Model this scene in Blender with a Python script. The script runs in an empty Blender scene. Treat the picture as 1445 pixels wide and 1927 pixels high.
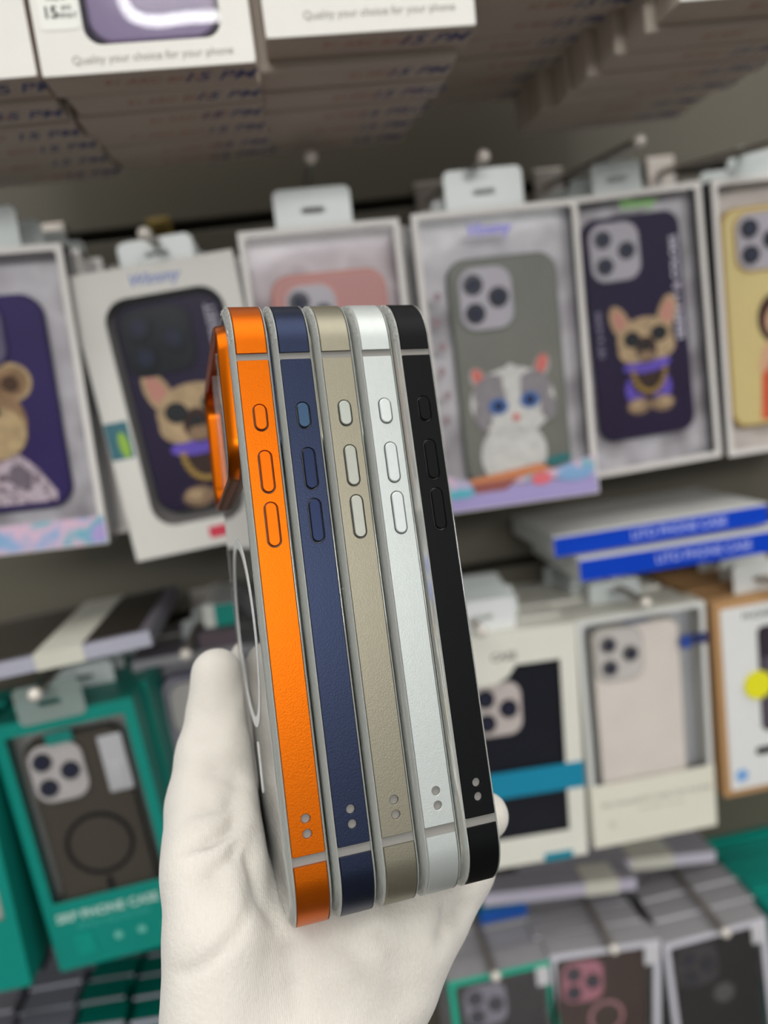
import bpy, bmesh, math, random
import numpy as np
from mathutils import Matrix, Vector
random.seed(7)
S = bpy.context.scene
COL = S.collection

# ------------------------------------------------------------------ camera
CZ = 1.45                                   # eye height above the floor
F, CX, CY = 1392.0, 722.5, 963.5            # focal length and centre in pixels of the 1445x1927 frame
RT = Vector((0.982737, -0.125862, -0.135599))
DN = Vector((-0.153602, -0.146523, -0.977209))
FW = Vector((0.103125, 0.981168, -0.163326))
cam_d = bpy.data.cameras.new('camera')
cam = bpy.data.objects.new('camera', cam_d)
COL.objects.link(cam)
M = Matrix((( RT.x, -DN.x, -FW.x, 0), (RT.y, -DN.y, -FW.y, 0), (RT.z, -DN.z, -FW.z, CZ), (0, 0, 0, 1)))
cam.matrix_world = M
cam_d.sensor_fit = 'VERTICAL'; cam_d.sensor_height = 36; cam_d.sensor_width = 27
cam_d.lens = 36 * F / 1927
cam_d.clip_start = 0.01
cam_d.dof.use_dof = True
cam_d.dof.focus_distance = 0.196
cam_d.dof.aperture_fstop = 6.3
S.camera = cam

# ------------------------------------------------------------------ world, lights, exposure
S.view_settings.view_transform = 'Standard'
S.view_settings.look = 'None'
S.view_settings.gamma = 1
S.view_settings.use_curve_mapping = False
S.view_settings.exposure = 0.0
W = bpy.data.worlds.new('world'); S.world = W; W.use_nodes = True
# the shop around: bright above and across the aisle, dark towards the floor
_n = W.node_tree; _tc = _n.nodes.new('ShaderNodeTexCoord'); _sp = _n.nodes.new('ShaderNodeSeparateXYZ'); _cr = _n.nodes.new('ShaderNodeValToRGB')
_n.links.new(_tc.outputs['Generated'], _sp.inputs[0])
_mr = _n.nodes.new('ShaderNodeMapRange'); _mr.inputs['From Min'].default_value = -1; _mr.inputs['From Max'].default_value = 1
_n.links.new(_sp.outputs['Z'], _mr.inputs['Value']); _n.links.new(_mr.outputs[0], _cr.inputs[0])
_e = _cr.color_ramp.elements; _e[0].position = 0.30; _e[0].color = (.06, .055, .05, 1); _e[1].position = 0.75; _e[1].color = (.88, .95, 1.0, 1)
_x = _e.new(0.5); _x.color = (.42, .43, .43, 1)
_n.links.new(_cr.outputs[0], _n.nodes['Background'].inputs[0])
W.node_tree.nodes['Background'].inputs[1].default_value = 0.85

def area(name, loc, target, sx, sy, power, col=(1, 1, 1)):
    d = bpy.data.lights.new(name, 'AREA'); d.shape = 'RECTANGLE'; d.size = sx; d.size_y = sy
    d.energy = power; d.color = col
    o = bpy.data.objects.new(name, d); COL.objects.link(o); o.location = loc
    o.rotation_euler = (Vector(target) - Vector(loc)).to_track_quat('-Z', 'Y').to_euler()
    return o
area('ceiling_panel_light', (0.1, -0.25, 2.62), (0.1, -0.35, 0), 2.4, 1.2, 26, (1.0, 0.985, 0.96))
area('aisle_panel_light', (0.3, -3.1, 2.62), (0.3, -0.4, .9), 2.6, .9, 92, (1.0, 0.99, 0.97))

# ------------------------------------------------------------------ helpers
def lin(c):
    c = c / 255.0
    return c / 12.92 if c <= 0.04045 else ((c + 0.055) / 1.055) ** 2.4
def rgb(c): return (lin(c[0]), lin(c[1]), lin(c[2]), 1)
MATS = {}
def mat(c, rough=0.5, metal=0.0, noise=0.0, nscale=40, bump=0.0, bscale=400, coat=0.0, emit=0.0, sheen=0.0):
    key = (tuple(c), rough, metal, noise, nscale, bump, bscale, coat, emit, sheen)
    if key in MATS: return MATS[key]
    m = bpy.data.materials.new('paint_%d_%d_%d' % tuple(int(v) for v in c)); m.use_nodes = True
    nt = m.node_tree; b = nt.nodes['Principled BSDF']
    b.inputs['Base Color'].default_value = rgb(c)
    b.inputs['Roughness'].default_value = rough; b.inputs['Metallic'].default_value = metal
    b.inputs['Coat Weight'].default_value = coat
    if metal == 0 and rough > .25 and .3 * lin(c[0]) + .6 * lin(c[1]) + .1 * lin(c[2]) < .09: b.inputs['Specular IOR Level'].default_value = .15
    if sheen: b.inputs['Sheen Weight'].default_value = sheen
    if emit:
        b.inputs['Emission Color'].default_value = rgb(c); b.inputs['Emission Strength'].default_value = emit
    tc = nt.nodes.new('ShaderNodeTexCoord')
    n = nt.nodes.new('ShaderNodeTexNoise'); n.inputs['Scale'].default_value = nscale; n.inputs['Detail'].default_value = 4
    nt.links.new(tc.outputs['Object'], n.inputs['Vector'])
    hs = nt.nodes.new('ShaderNodeHueSaturation'); hs.inputs['Color'].default_value = rgb(c)
    mr = nt.nodes.new('ShaderNodeMapRange')
    mr.inputs['From Min'].default_value = 0.3; mr.inputs['From Max'].default_value = 0.7
    mr.inputs['To Min'].default_value = 1 - max(noise, .02); mr.inputs['To Max'].default_value = 1 + max(noise, .02)
    nt.links.new(n.outputs['Fac'], mr.inputs['Value']); nt.links.new(mr.outputs[0], hs.inputs['Value'])
    nt.links.new(hs.outputs[0], b.inputs['Base Color'])
    if bump:
        n2 = nt.nodes.new('ShaderNodeTexNoise'); n2.inputs['Scale'].default_value = bscale; n2.inputs['Detail'].default_value = 3
        nt.links.new(tc.outputs['Object'], n2.inputs['Vector'])
        bp = nt.nodes.new('ShaderNodeBump'); bp.inputs['Strength'].default_value = bump; bp.inputs['Distance'].default_value = 0.0003
        nt.links.new(n2.outputs['Fac'], bp.inputs['Height']); nt.links.new(bp.outputs[0], b.inputs['Normal'])
    MATS[key] = m
    return m
def clear_mat(name, col, trans, rough, ior=1.45):
    m = bpy.data.materials.new(name); m.use_nodes = True
    b = m.node_tree.nodes['Principled BSDF']
    b.inputs['Base Color'].default_value = rgb(col); b.inputs['Roughness'].default_value = rough
    b.inputs['Transmission Weight'].default_value = trans; b.inputs['IOR'].default_value = ior
    return m
def film_mat(name, tint, gloss, haze=0.0, hazecol=(200, 200, 205), rough=0.08, ripple=0.0):
    m = bpy.data.materials.new(name); m.use_nodes = True; nt = m.node_tree; nt.nodes.clear()
    out = nt.nodes.new('ShaderNodeOutputMaterial')
    tr = nt.nodes.new('ShaderNodeBsdfTransparent'); tr.inputs[0].default_value = rgb(tint)
    di = nt.nodes.new('ShaderNodeBsdfDiffuse'); di.inputs[0].default_value = rgb(hazecol)
    m1 = nt.nodes.new('ShaderNodeMixShader'); m1.inputs[0].default_value = haze
    nt.links.new(tr.outputs[0], m1.inputs[1]); nt.links.new(di.outputs[0], m1.inputs[2])
    gl = nt.nodes.new('ShaderNodeBsdfGlossy'); gl.inputs['Roughness'].default_value = rough
    fr = nt.nodes.new('ShaderNodeFresnel'); fr.inputs[0].default_value = 1.5
    ma = nt.nodes.new('ShaderNodeMath'); ma.operation = 'MULTIPLY'; ma.inputs[1].default_value = gloss; ma.use_clamp = True
    nt.links.new(fr.outputs[0], ma.inputs[0])
    m2 = nt.nodes.new('ShaderNodeMixShader'); nt.links.new(ma.outputs[0], m2.inputs[0])
    nt.links.new(m1.outputs[0], m2.inputs[1]); nt.links.new(gl.outputs[0], m2.inputs[2])
    if ripple:
        tc = nt.nodes.new('ShaderNodeTexCoord'); n = nt.nodes.new('ShaderNodeTexNoise'); n.inputs['Scale'].default_value = 14
        n.inputs['Detail'].default_value = 1
        nt.links.new(tc.outputs['Object'], n.inputs['Vector'])
        bp = nt.nodes.new('ShaderNodeBump'); bp.inputs['Strength'].default_value = ripple; bp.inputs['Distance'].default_value = 0.004
        nt.links.new(n.outputs['Fac'], bp.inputs['Height']); nt.links.new(bp.outputs[0], gl.inputs['Normal'])
    nt.links.new(m2.outputs[0], out.inputs[0])
    return m
def holo_mat(name, cols, scale, rough=0.35, stretch=(1, 1, 1)):
    m = bpy.data.materials.new(name); m.use_nodes = True; nt = m.node_tree; b = nt.nodes['Principled BSDF']
    tc = nt.nodes.new('ShaderNodeTexCoord'); mp = nt.nodes.new('ShaderNodeMapping'); mp.inputs['Scale'].default_value = stretch
    n = nt.nodes.new('ShaderNodeTexNoise'); n.inputs['Scale'].default_value = scale; n.inputs['Detail'].default_value = 2
    r = nt.nodes.new('ShaderNodeValToRGB')
    nt.links.new(tc.outputs['Object'], mp.inputs[0]); nt.links.new(mp.outputs[0], n.inputs['Vector'])
    nt.links.new(n.outputs['Fac'], r.inputs[0]); nt.links.new(r.outputs[0], b.inputs['Base Color'])
    e = r.color_ramp.elements
    k = len(cols)
    e[0].position = 0.32; e[0].color = rgb(cols[0]); e[1].position = 0.68; e[1].color = rgb(cols[-1])
    for i in range(1, k - 1):
        x = e.new(0.32 + 0.36 * i / (k - 1)); x.color = rgb(cols[i])
    b.inputs['Roughness'].default_value = rough
    return m

MM = 0.001
def link(name, me, m=None, parent=None):
    o = bpy.data.objects.new(name, me); COL.objects.link(o)
    if m is not None:
        for x in (m if isinstance(m, (list, tuple)) else [m]): me.materials.append(x)
    if parent is not None: o.parent = parent
    return o
def bm_obj(name, bm, m, parent=None, smooth=False):
    bmesh.ops.recalc_face_normals(bm, faces=bm.faces)
    me = bpy.data.meshes.new(name)
    bm.to_mesh(me); bm.free()
    me.transform(Matrix.Scale(MM, 4))
    if smooth:
        me.polygons.foreach_set('use_smooth', [True] * len(me.polygons))
        me.set_sharp_from_angle(angle=math.radians(35))
    me.update()
    return link(name, me, m, parent)
def empty(name, loc=(0, 0, 0), rot=(0, 0, 0)):
    o = bpy.data.objects.new(name, None); COL.objects.link(o); o.location = loc; o.rotation_euler = rot
    o.empty_display_size = 0.02
    return o
def tag(o, label, cat, group=None):
    o['label'] = label; o['category'] = cat
    if group: o['group'] = group
    return o
def struct(o): o['kind'] = 'structure'; return o
def add_box(bm, x0, x1, y0, y1, z0, z1, bev=0.0, mi=0):
    r = bmesh.ops.create_cube(bm, size=1)
    vs = r['verts']
    for v in vs:
        v.co = Vector((x0 + (v.co.x + .5) * (x1 - x0), y0 + (v.co.y + .5) * (y1 - y0), z0 + (v.co.z + .5) * (z1 - z0)))
    fs = {f for v in vs for f in v.link_faces}
    for f in fs: f.material_index = mi
    if bev:
        es = list({e for v in vs for e in v.link_edges})
        bmesh.ops.bevel(bm, geom=es, offset=bev, segments=2, affect='EDGES', profile=0.5)
def add_tube(bm, pts, r, seg=12, mi=0, closed=False, caps=True):
    pts = [Vector(p) for p in pts]; n = len(pts); rings = []
    rr = r if isinstance(r, (list, tuple)) else [r] * n
    up = Vector((0.13, 0.31, 0.94))
    for i, p in enumerate(pts):
        a = pts[(i - 1) % n] if (closed or i > 0) else p
        b = pts[(i + 1) % n] if (closed or i < n - 1) else p
        d = (b - a).normalized()
        if abs(d.dot(up)) > .95: up = Vector((1, 0, 0))
        u = d.cross(up).normalized(); w = d.cross(u)
        rings.append([bm.verts.new(p + rr[i] * (math.cos(2 * math.pi * k / seg) * u + math.sin(2 * math.pi * k / seg) * w)) for k in range(seg)])
    for i in range(n if closed else n - 1):
        A, B = rings[i], rings[(i + 1) % n]
        for k in range(seg):
            f = bm.faces.new((A[k], A[(k + 1) % seg], B[(k + 1) % seg], B[k])); f.material_index = mi
    if caps and not closed:
        bm.faces.new(rings[0]).material_index = mi; bm.faces.new(rings[-1][::-1]).material_index = mi
def add_ball(bm, c, r, sx=1, sy=1, sz=1, mi=0, sub=2):
    q = bmesh.ops.create_icosphere(bm, subdivisions=sub, radius=r)
    for v in q['verts']: v.co = Vector((v.co.x * sx + c[0], v.co.y * sy + c[1], v.co.z * sz + c[2]))
    for f in {f for v in q['verts'] for f in v.link_faces}: f.material_index = mi
def rrect(x0, x1, z0, z1, r, n=8):
    r = min(r, (x1 - x0) / 2 - 1e-4, (z1 - z0) / 2 - 1e-4)
    out = []
    for cx, cz, a0 in ((x1 - r, z1 - r, 0), (x0 + r, z1 - r, 90), (x0 + r, z0 + r, 180), (x1 - r, z0 + r, 270)):
        for k in range(n + 1):
            a = math.radians(a0 + 90 * k / n); out.append((cx + r * math.cos(a), cz + r * math.sin(a)))
    return out
def ell(cx, cz, a, b=None, rot=0, n=28):
    b = a if b is None else b; c, s = math.cos(math.radians(rot)), math.sin(math.radians(rot)); o = []
    for k in range(n):
        t = 2 * math.pi * k / n; x, z = a * math.cos(t), b * math.sin(t); o.append((cx + x * c - z * s, cz + x * s + z * c))
    return o
def plate(name, loops, y0, th, m, parent=None, bev=0.0, axis='XZ'):
    """flat shape with holes (loops of x,z in mm) from y0 to y0+th, edges rounded by bev"""
    cu = bpy.data.curves.new('shape', 'CURVE'); cu.dimensions = '2D'; cu.fill_mode = 'BOTH'
    for lp in loops:
        sp = cu.splines.new('POLY'); sp.points.add(len(lp) - 1); sp.use_cyclic_u = True
        for p, (x, z) in zip(sp.points, lp): p.co = (x, z, 0, 1)
    cu.extrude = max(th / 2 - bev, 0.001)
    if bev: cu.bevel_depth = bev; cu.bevel_resolution = 1; cu.offset = -bev
    t = bpy.data.objects.new('shape', cu); COL.objects.link(t)
    dg = bpy.context.evaluated_depsgraph_get()
    me = bpy.data.meshes.new_from_object(t.evaluated_get(dg))
    bpy.data.objects.remove(t); bpy.data.curves.remove(cu)
    T = Matrix.Translation((0, y0 + th / 2, 0)) @ Matrix.Rotation(math.pi / 2, 4, 'X')
    if axis == 'YZ': T = Matrix.Translation((y0 + th / 2, 0, 0)) @ Matrix(((0, 0, 1, 0), (1, 0, 0, 0), (0, 1, 0, 0), (0, 0, 0, 1)))
    me.transform(Matrix.Scale(MM, 4) @ T); me.name = name
    return link(name, me, m, parent)
def lettering(name, text, size, loc, m, parent, rot=0.0, shear=0.0, face='front', weight=0.0, spacing=1.0):
    cu = bpy.data.curves.new('t', 'FONT'); cu.body = text; cu.size = size; cu.extrude = 0.06; cu.shear = shear
    cu.align_x = 'CENTER'; cu.align_y = 'CENTER'; cu.offset = weight; cu.space_character = spacing
    t = bpy.data.objects.new('t', cu); COL.objects.link(t)
    dg = bpy.context.evaluated_depsgraph_get()
    me = bpy.data.meshes.new_from_object(t.evaluated_get(dg))
    bpy.data.objects.remove(t); bpy.data.curves.remove(cu)
    R0 = Matrix.Rotation(math.radians(rot), 4, 'Z')
    if face == 'front': B = Matrix.Rotation(math.pi / 2, 4, 'X')
    elif face == 'under': B = Matrix.Rotation(math.pi, 4, 'X')
    else: B = Matrix.Identity(4)
    me.transform(Matrix.Scale(MM, 4) @ Matrix.Translation(loc) @ B @ R0); me.name = name
    return link(name, me, m, parent)
def printed(name, layers, y, parent, step=0.12):
    """flat printed picture: layers of (outline, material), each a hair in front of the last"""
    bm = bmesh.new(); ms = []
    for k, (pts, m) in enumerate(layers):
        if m not in ms: ms.append(m)
        yy = y - step * (k + 1)
        vs = [bm.verts.new((x, yy, z)) for x, z in pts]
        ar = sum(pts[i][0] * pts[(i + 1) % len(pts)][1] - pts[(i + 1) % len(pts)][0] * pts[i][1] for i in range(len(pts)))
        if ar < 0: vs = vs[::-1]
        f = bm.faces.new(vs)
        g = bmesh.ops.extrude_face_region(bm, geom=[f])
        nv = [v for v in g['geom'] if isinstance(v, bmesh.types.BMVert)]
        for v in nv: v.co.y += step * 0.9
        for q in {q for v in nv for q in v.link_faces} | {f}: q.material_index = ms.index(m)
    bmesh.ops.triangulate(bm, faces=[f for f in bm.faces if len(f.verts) > 4])
    me = bpy.data.meshes.new(name); bmesh.ops.recalc_face_normals(bm, faces=bm.faces)
    bm.to_mesh(me); bm.free(); me.transform(Matrix.Scale(MM, 4))
    return link(name, me, ms, parent)
def copy_tree(o, parent=None):
    c = o.copy(); COL.objects.link(c)
    if parent is not None: c.parent = parent
    for ch in list(o.children):
        copy_tree(ch, c)
    return c
def at(px, py, Y):
    """point of the upright plane y = Y seen at a pixel of the photograph"""
    d = FW + RT * ((px - CX) / F) + DN * ((py - CY) / F)
    return Vector((0, 0, CZ)) + d * (Y / d.y)

WHITE = mat((226, 223, 216), .45)
CARD = mat((214, 206, 196), .6, noise=.05)
FILM = film_mat('window_film', (253, 253, 254), .28, haze=.004, ripple=.3)
FILM_WAVY = film_mat('glossy_window_film', (250, 250, 252), 1.2, haze=.01, rough=.015, ripple=.06)
CLEARBOX = film_mat('clear_box_plastic', (238, 238, 240), 1.0, haze=.22, hazecol=(205, 203, 205), ripple=.6)
TABM = film_mat('hang_tab_plastic', (235, 240, 240), .8, haze=.85, hazecol=(226, 232, 230), rough=.2)
STEEL = mat((176, 168, 160), .38, .8)
BLACKP = mat((24, 24, 28), .4)

# ------------------------------------------------------------------ the setting
WALL_Y = 0.60
SLAT = mat((90, 85, 72), .55, noise=.06, nscale=3)
SLOT = mat((40, 36, 30), .7)
bm = bmesh.new()
z = 140 + CZ * 1000 - 1400                     # slots every 100 mm, one of them at eye height + 140 mm
zs = [190 + 100 * k for k in range(-1, 25)]
for a, b in zip(zs[:-1], zs[1:]):
    add_box(bm, -1600, 2000, 600, 618, a + 4, b - 4, 1.2)
bm_wall = bm_obj('wall_back', bm, SLAT); struct(bm_wall)
bm = bmesh.new(); add_box(bm, -1600, 2000, 612, 640, 0, 2700)
struct(bm_obj('trim_1', bm, SLOT))
bm = bmesh.new(); add_box(bm, -1600, 2000, -4000, 640, -20, 0)
struct(bm_obj('floor', bm, mat((92, 86, 80), .35, noise=.05, nscale=2)))
bm = bmesh.new(); add_box(bm, -1600, 2000, -4000, 640, 2700, 2720)
struct(bm_obj('ceiling', bm, mat((215, 213, 208), .8)))
# rounded loop lamp on the ceiling behind the viewer, mirrored in the window film of the purple case's box
lamp = empty('ceiling_loop_lamp', (-0.11, -1.66, 2.7))
bm = bmesh.new()
add_tube(bm, [(x, z, -40) for x, z in rrect(-190, 190, -230, 230, 90)], 8, closed=True, seg=14)
bm_obj('light_tube', bm, mat((255, 255, 250), .5, emit=22), lamp, True)
bm = bmesh.new()
for k in range(4):
    a = k * math.pi / 2; add_tube(bm, [(205 * math.cos(a), 185 * math.sin(a), -30), (20 * math.cos(a), 20 * math.sin(a), -2)], 3, seg=8)
add_box(bm, -45, 45, -45, 45, -14, 0, 2)
bm_obj('ceiling_mount', bm, WHITE, lamp)
tag(lamp, 'glowing rounded loop lamp on the ceiling, mirrored in the purple case window', 'lamp')

# ------------------------------------------------------------------ packaging builders
def hang_tab(root, x, w, h, zt, y, m=TABM):
    slot = rrect(x - 7, x + 7, zt + h * .34, zt + h * .5, 1.6, 4)
    return plate('hang_tab', [rrect(x - w / 2, x + w / 2, zt - 3, zt + h, 4), slot], y, .8, m, root)

def box_shell(root, w, h, d, border, rad, front, side, card_m, film, card_y=None, loops=None, bandh=0, wall=.9):
    """open carton with a window cut in its front: carton > card insert, window film"""
    l, r, t, b = border
    bm = bmesh.new()
    add_box(bm, -w / 2, -w / 2 + wall, .7, d, 0, h, 0)
    add_box(bm, w / 2 - wall, w / 2, .7, d, 0, h, 0)
    add_box(bm, -w / 2 + wall, w / 2 - wall, .7, d, 0, wall)
    add_box(bm, -w / 2 + wall, w / 2 - wall, .7, d, h - wall, h)
    add_box(bm, -w / 2 + wall, w / 2 - wall, d - wall, d, wall, h - wall)
    bm_obj('carton', bm, side, root)
    hole = loops or rrect(-w / 2 + l, w / 2 - r, b, h - t, rad)
    plate('front_panel', [rrect(-w / 2, w / 2, 0, h, 1.2, 3), hole], 0, .8, front, root, .2)
    plate('window', [rrect(-w / 2 + l - 1, w / 2 - r + 1, b - 1, h - t + 1, 2, 3)], .9, .2, film, root)
    if card_m is not None:
        plate('card_insert', [rrect(-w / 2 + 1.2, w / 2 - 1.2, 1.2, h - 1.2, 1, 2)], card_y or d - 3, 1, card_m, root)

def phone_case(root, x0, x1, z0, z1, y, body, plate_m, lens_m, cam=(2.5, 3, 37, 38), lens_r=6.6, rad=12, th=6, back=None, camrad=10, lens=3, camy=1.2):
    pc = plate('phone_case', [rrect(x0, x1, z0, z1, rad)], y, th, body, root, 1.4)
    if back is not None:
        plate('back_panel', [rrect(x0 + 2, x1 - 2, z0 + 2, z1 - 2, rad - 2)], y - .15, .4, back, pc)
    if plate_m is not None:
        dx, dz, cw, ch = cam
        a0, a1, b1, b0 = x0 + dx, x0 + dx + cw, z1 - dz, z1 - dz - ch
        cp = plate('camera_bump', [rrect(a0 - 1.2, a1 + 1.2, b0 - 1.2, b1 + 1.2, camrad + 1)], y - camy, 1.4, body, pc, .4)
        plate('camera_plate', [rrect(a0, a1, b0, b1, camrad)], y - camy - .5, .8, plate_m, pc, .2)
        pos = [(a0 + .27 * cw, b1 - .27 * ch), (a0 + .27 * cw, b0 + .27 * ch), (a1 - .27 * cw, (b0 + b1) / 2)][:lens]
        for lx, lz in pos:
            bm = bmesh.new()
            yy = y - camy - .6
            add_tube(bm, [(lx, yy, lz), (lx, yy - 1.6, lz)], [lens_r, lens_r * .94], seg=24)
            add_tube(bm, [(lx, yy - 1.5, lz), (lx, yy - 1.75, lz)], [lens_r * .62, lens_r * .6], seg=20, mi=1)
            bm_obj('camera_lens', bm, [lens_m, mat((34, 38, 60), .1)], pc, True)
    return pc

def place(root, TL, TR, BL, Y, h=None):
    """put a front face whose top corners are seen at TL, TR; returns width, height in mm"""
    A, B, C = at(*TL, Y), at(*TR, Y), at(*BL, Y)
    w = (B - A).length * 1000; hh = (C - A).length * 1000 if h is None else h
    ex = (B - A).normalized()
    a = math.atan2(ex.z, ex.x)
    dn = Vector((math.sin(a), 0, -math.cos(a)))
    o = (A + B) / 2 + dn * hh / 1000
    root.location = o; root.rotation_euler = (0, -a, 0)
    return w, hh

def plain_box(name, w, h, d, m, tab=None, tabx=0):
    r = empty(name)
    bm = bmesh.new(); add_box(bm, -w / 2, w / 2, 0, d, 0, h, .8)
    bm_obj('carton', bm, m, r)
    if tab: hang_tab(r, tabx, tab[0], tab[1], h, d / 2)
    return r

ORD = ['second', 'third', 'fourth', 'fifth', 'sixth', 'seventh', 'eighth', 'ninth', 'tenth', 'eleventh', 'twelfth']
def stack_behind(proto, front, d, n, gap, jx, jz, labelf, cat, group, drift=0.0):
    """n single boxes queued behind a front box on the same hook"""
    for k in range(n):
        c = proto if k == 0 else copy_tree(proto)
        c.location = front.location + Vector((random.uniform(-jx, jx) + drift * (k + 1), 0, random.uniform(-jz, jz))) * MM
        c.location.y = front.location.y + (d + gap) * (k + 1) * MM
        c.rotation_euler = (0, front.rotation_euler.y * .6 + random.uniform(-.008, .008), 0)
        tag(c, labelf % ORD[k], cat, group)

def hook(x, z, ytip, ybase, label, rise=0.0):
    r = empty('display_hook', (x, ybase, z))
    L = (ybase - ytip) * 1000
    bm = bmesh.new(); add_tube(bm, [(0, -2, 0), (0, -L * .5, rise * .5), (0, -L, rise)], 2.8, seg=12)
    bm_obj('rod', bm, STEEL, r, True)
    bm = bmesh.new(); add_ball(bm, (0, -L, rise), 4.0, sub=3)
    bm_obj('ball_tip', bm, mat((226, 218, 208), .25, .2), r, True)
    bm = bmesh.new(); add_box(bm, -12, 12, -4, -.5, -14, 12, 1)
    bm_obj('wall_plate', bm, STEEL, r)
    return tag(r, label, 'hook', 'display hooks on the slatted wall')

INK_B = mat((92, 94, 138), .7); INK_R = mat((184, 132, 122), .7); INK_K = mat((45, 42, 42), .6)
def notes(root, w, d, blue='15 PM', red='91 ARC BNT', bx=.30, rx=-.02, s=1.0):
    lettering('size_note', blue, 12.5 * s, (w * bx, d * .5, -.06), INK_B, root, random.uniform(-3, 3), .35, 'under', .12)
    lettering('price_note', red, 7.5 * s, (w * rx, d * .5, -.06), INK_R, root, random.uniform(-2, 2), .3, 'under', .03)
#@@TOP
# ------------------------------------------------------------------ top row: long queues of white boxes seen from below
TOPY = .345
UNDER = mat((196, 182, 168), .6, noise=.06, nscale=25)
def top_front(name, bl, br, h, d, border, rad, label, window=True, casecol=None, card=None, film=FILM):
    r = empty(name)
    A, B = at(*bl, TOPY), at(*br, TOPY)
    w = (B - A).length * 1000; a = math.atan2(B.z - A.z, B.x - A.x)
    r.location = (A + B) / 2; r.rotation_euler = (0, -a, 0)
    box_shell(r, w, h, d, border, rad, WHITE, UNDER, card, film)
    tag(r, label, 'box')
    return r, w
D = 21
rB, wB = top_front('phone_case_box', (80, 146), (482, 117), 185, D, (19.5, 12.5, 20, 11), 7,
                   'white box with a glossy purple case in its window, top row, price sticker beside it', card=mat((120, 104, 140), .5))
pcB = phone_case(rB, -wB / 2 + 21, wB / 2 - 14, 13, 172, 4, mat((168, 146, 190), .3), mat((150, 140, 165), .4), BLACKP, rad=10, lens=3)
bpy.data.objects.remove([c for c in rB.children if c.name.startswith('window')][0])
plate('window', [rrect(-wB / 2 + 19, wB / 2 - 12, 10, 166, 7)], .9, .2, FILM_WAVY, rB)
plate('price_sticker', [rrect(-wB / 2 + 3, -wB / 2 + 18.5, 17.5, 50, 2)], -.2, .2, mat((232, 232, 224), .4), rB)
stk = rB.children[-1]
for q, (tx, sz, zz) in enumerate((('WIMMY', 3.2, 33), ('PRE A', 3.0, 29.5))):
    lettering('sticker_text', tx, sz, (-wB / 2 + 10.7, -.3, zz), INK_K, stk)
lettering('sticker_price', '15', 6.2, (-wB / 2 + 7.6, -.3, 24), INK_K, stk, weight=.12)
lettering('sticker_text', 'pcs', 3.0, (-wB / 2 + 14.2, -.3, 26), INK_K, stk); lettering('sticker_text', 'MMAT', 2.8, (-wB / 2 + 14.2, -.3, 22.6), INK_K, stk)
lettering('caption', 'Quality your choice for your phone', 4.6, (2, -.1, 5.4), mat((150, 146, 140), .6), rB)
notes(rB, wB, D, '15 PM', '91 ARC BNT')
rC, wC = top_front('phone_case_box', (501, 73), (896, 47), 185, 20, (19, 10, 20, 15), 8,
                   'white box with a white case in its window, top row centre', card=mat((225, 225, 225), .5), film=FILM_WAVY)
phone_case(rC, -wC / 2 + 20, wC / 2 - 11.5, 16, 172, 4, mat((70, 84, 100), .35), mat((150, 150, 155), .4), BLACKP, rad=10, back=mat((222, 224, 226), .3))
lettering('caption', 'Quality your choice for your phone', 4.6, (4, -.1, 8), mat((150, 146, 140), .6), rC)
notes(rC, wC, 20, '15 PM', '91 ARC BNT')
rA, wA = top_front('phone_case_box', (-330, 176), (70, 143), 185, D, (14, 14, 20, 15), 8,
                   'white case box at the left edge of the top row', card=mat((200, 200, 205), .5))
phone_case(rA, -wA / 2 + 16, wA / 2 - 16, 17, 172, 4, mat((190, 188, 190), .35), mat((150, 150, 155), .4), BLACKP)
notes(rA, wA, D, '15 PM', '91 ARC', bx=.36)
rE, wE = top_front('phone_case_box', (1278, 3), (1690, -30), 185, D, (14, 14, 20, 15), 8,
                   'white case box at the right edge of the top row', card=mat((200, 200, 205), .5))
notes(rE, wE, D, '15 PM', '91 ARC')
rD, wD = top_front('phone_case_box', (893, -34), (1268, -62), 185, D, (14, 14, 20, 15), 8,
                   'white case box whose front is cut off above, between centre and right queues', card=mat((200, 200, 205), .5))
notes(rD, wD, D, '15 PM', '91 ARC')
for fr_, w_, nm, n, dr, dz, jx, reds in ((rB, wB, 'purple-case box', 5, 1.0, 0, 1.4, '91 ARC BNT'), (rC, wC, 'white-case box', 5, -3.0, -6, 1.6, '91 PRO'),
                     (rA, wA, 'box at the left edge', 5, 1.5, -3, 1.5, '91 MAX'), (rE, wE, 'box at the right edge', 6, -5.0, -3, 2, '91 ARC'),
                     (rD, wD, 'box cut off above', 6, -1.5, 4, 2, '91 BNT')):
    for k in range(n):
        r = empty('phone_case_box')
        ww = w_ + random.uniform(-2, 1.5)
        bm = bmesh.new(); add_box(bm, -ww / 2, ww / 2, 0, D, 0, 185, 1.2)
        bm_obj('carton', bm, mat((196, 184, 170), .6), r)
        notes(r, ww, D, random.choice(['15 PM', '15 PM', '15 PRO', '15 PM']), reds, s=.95, rx=random.uniform(-.1, .08))
        hang_tab(r, 0, 30, 16, 185, D / 2)
        r.location = fr_.location + Vector((random.uniform(-jx, jx) + dr * (k + 1), 0, random.uniform(-1.0, .5) + dz * (1 if k else .7))) * MM
        r.location.y = fr_.location.y + (D + .7) * (k + 1) * MM
        r.rotation_euler = (0, fr_.rotation_euler.y * .5 + random.uniform(-.01, .01), random.uniform(-.004, .004))
        tag(r, 'hand-marked white box, %s in the top queue behind the %s' % (ORD[k], nm), 'box', 'top row boxes queued behind the ' + nm)
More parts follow.
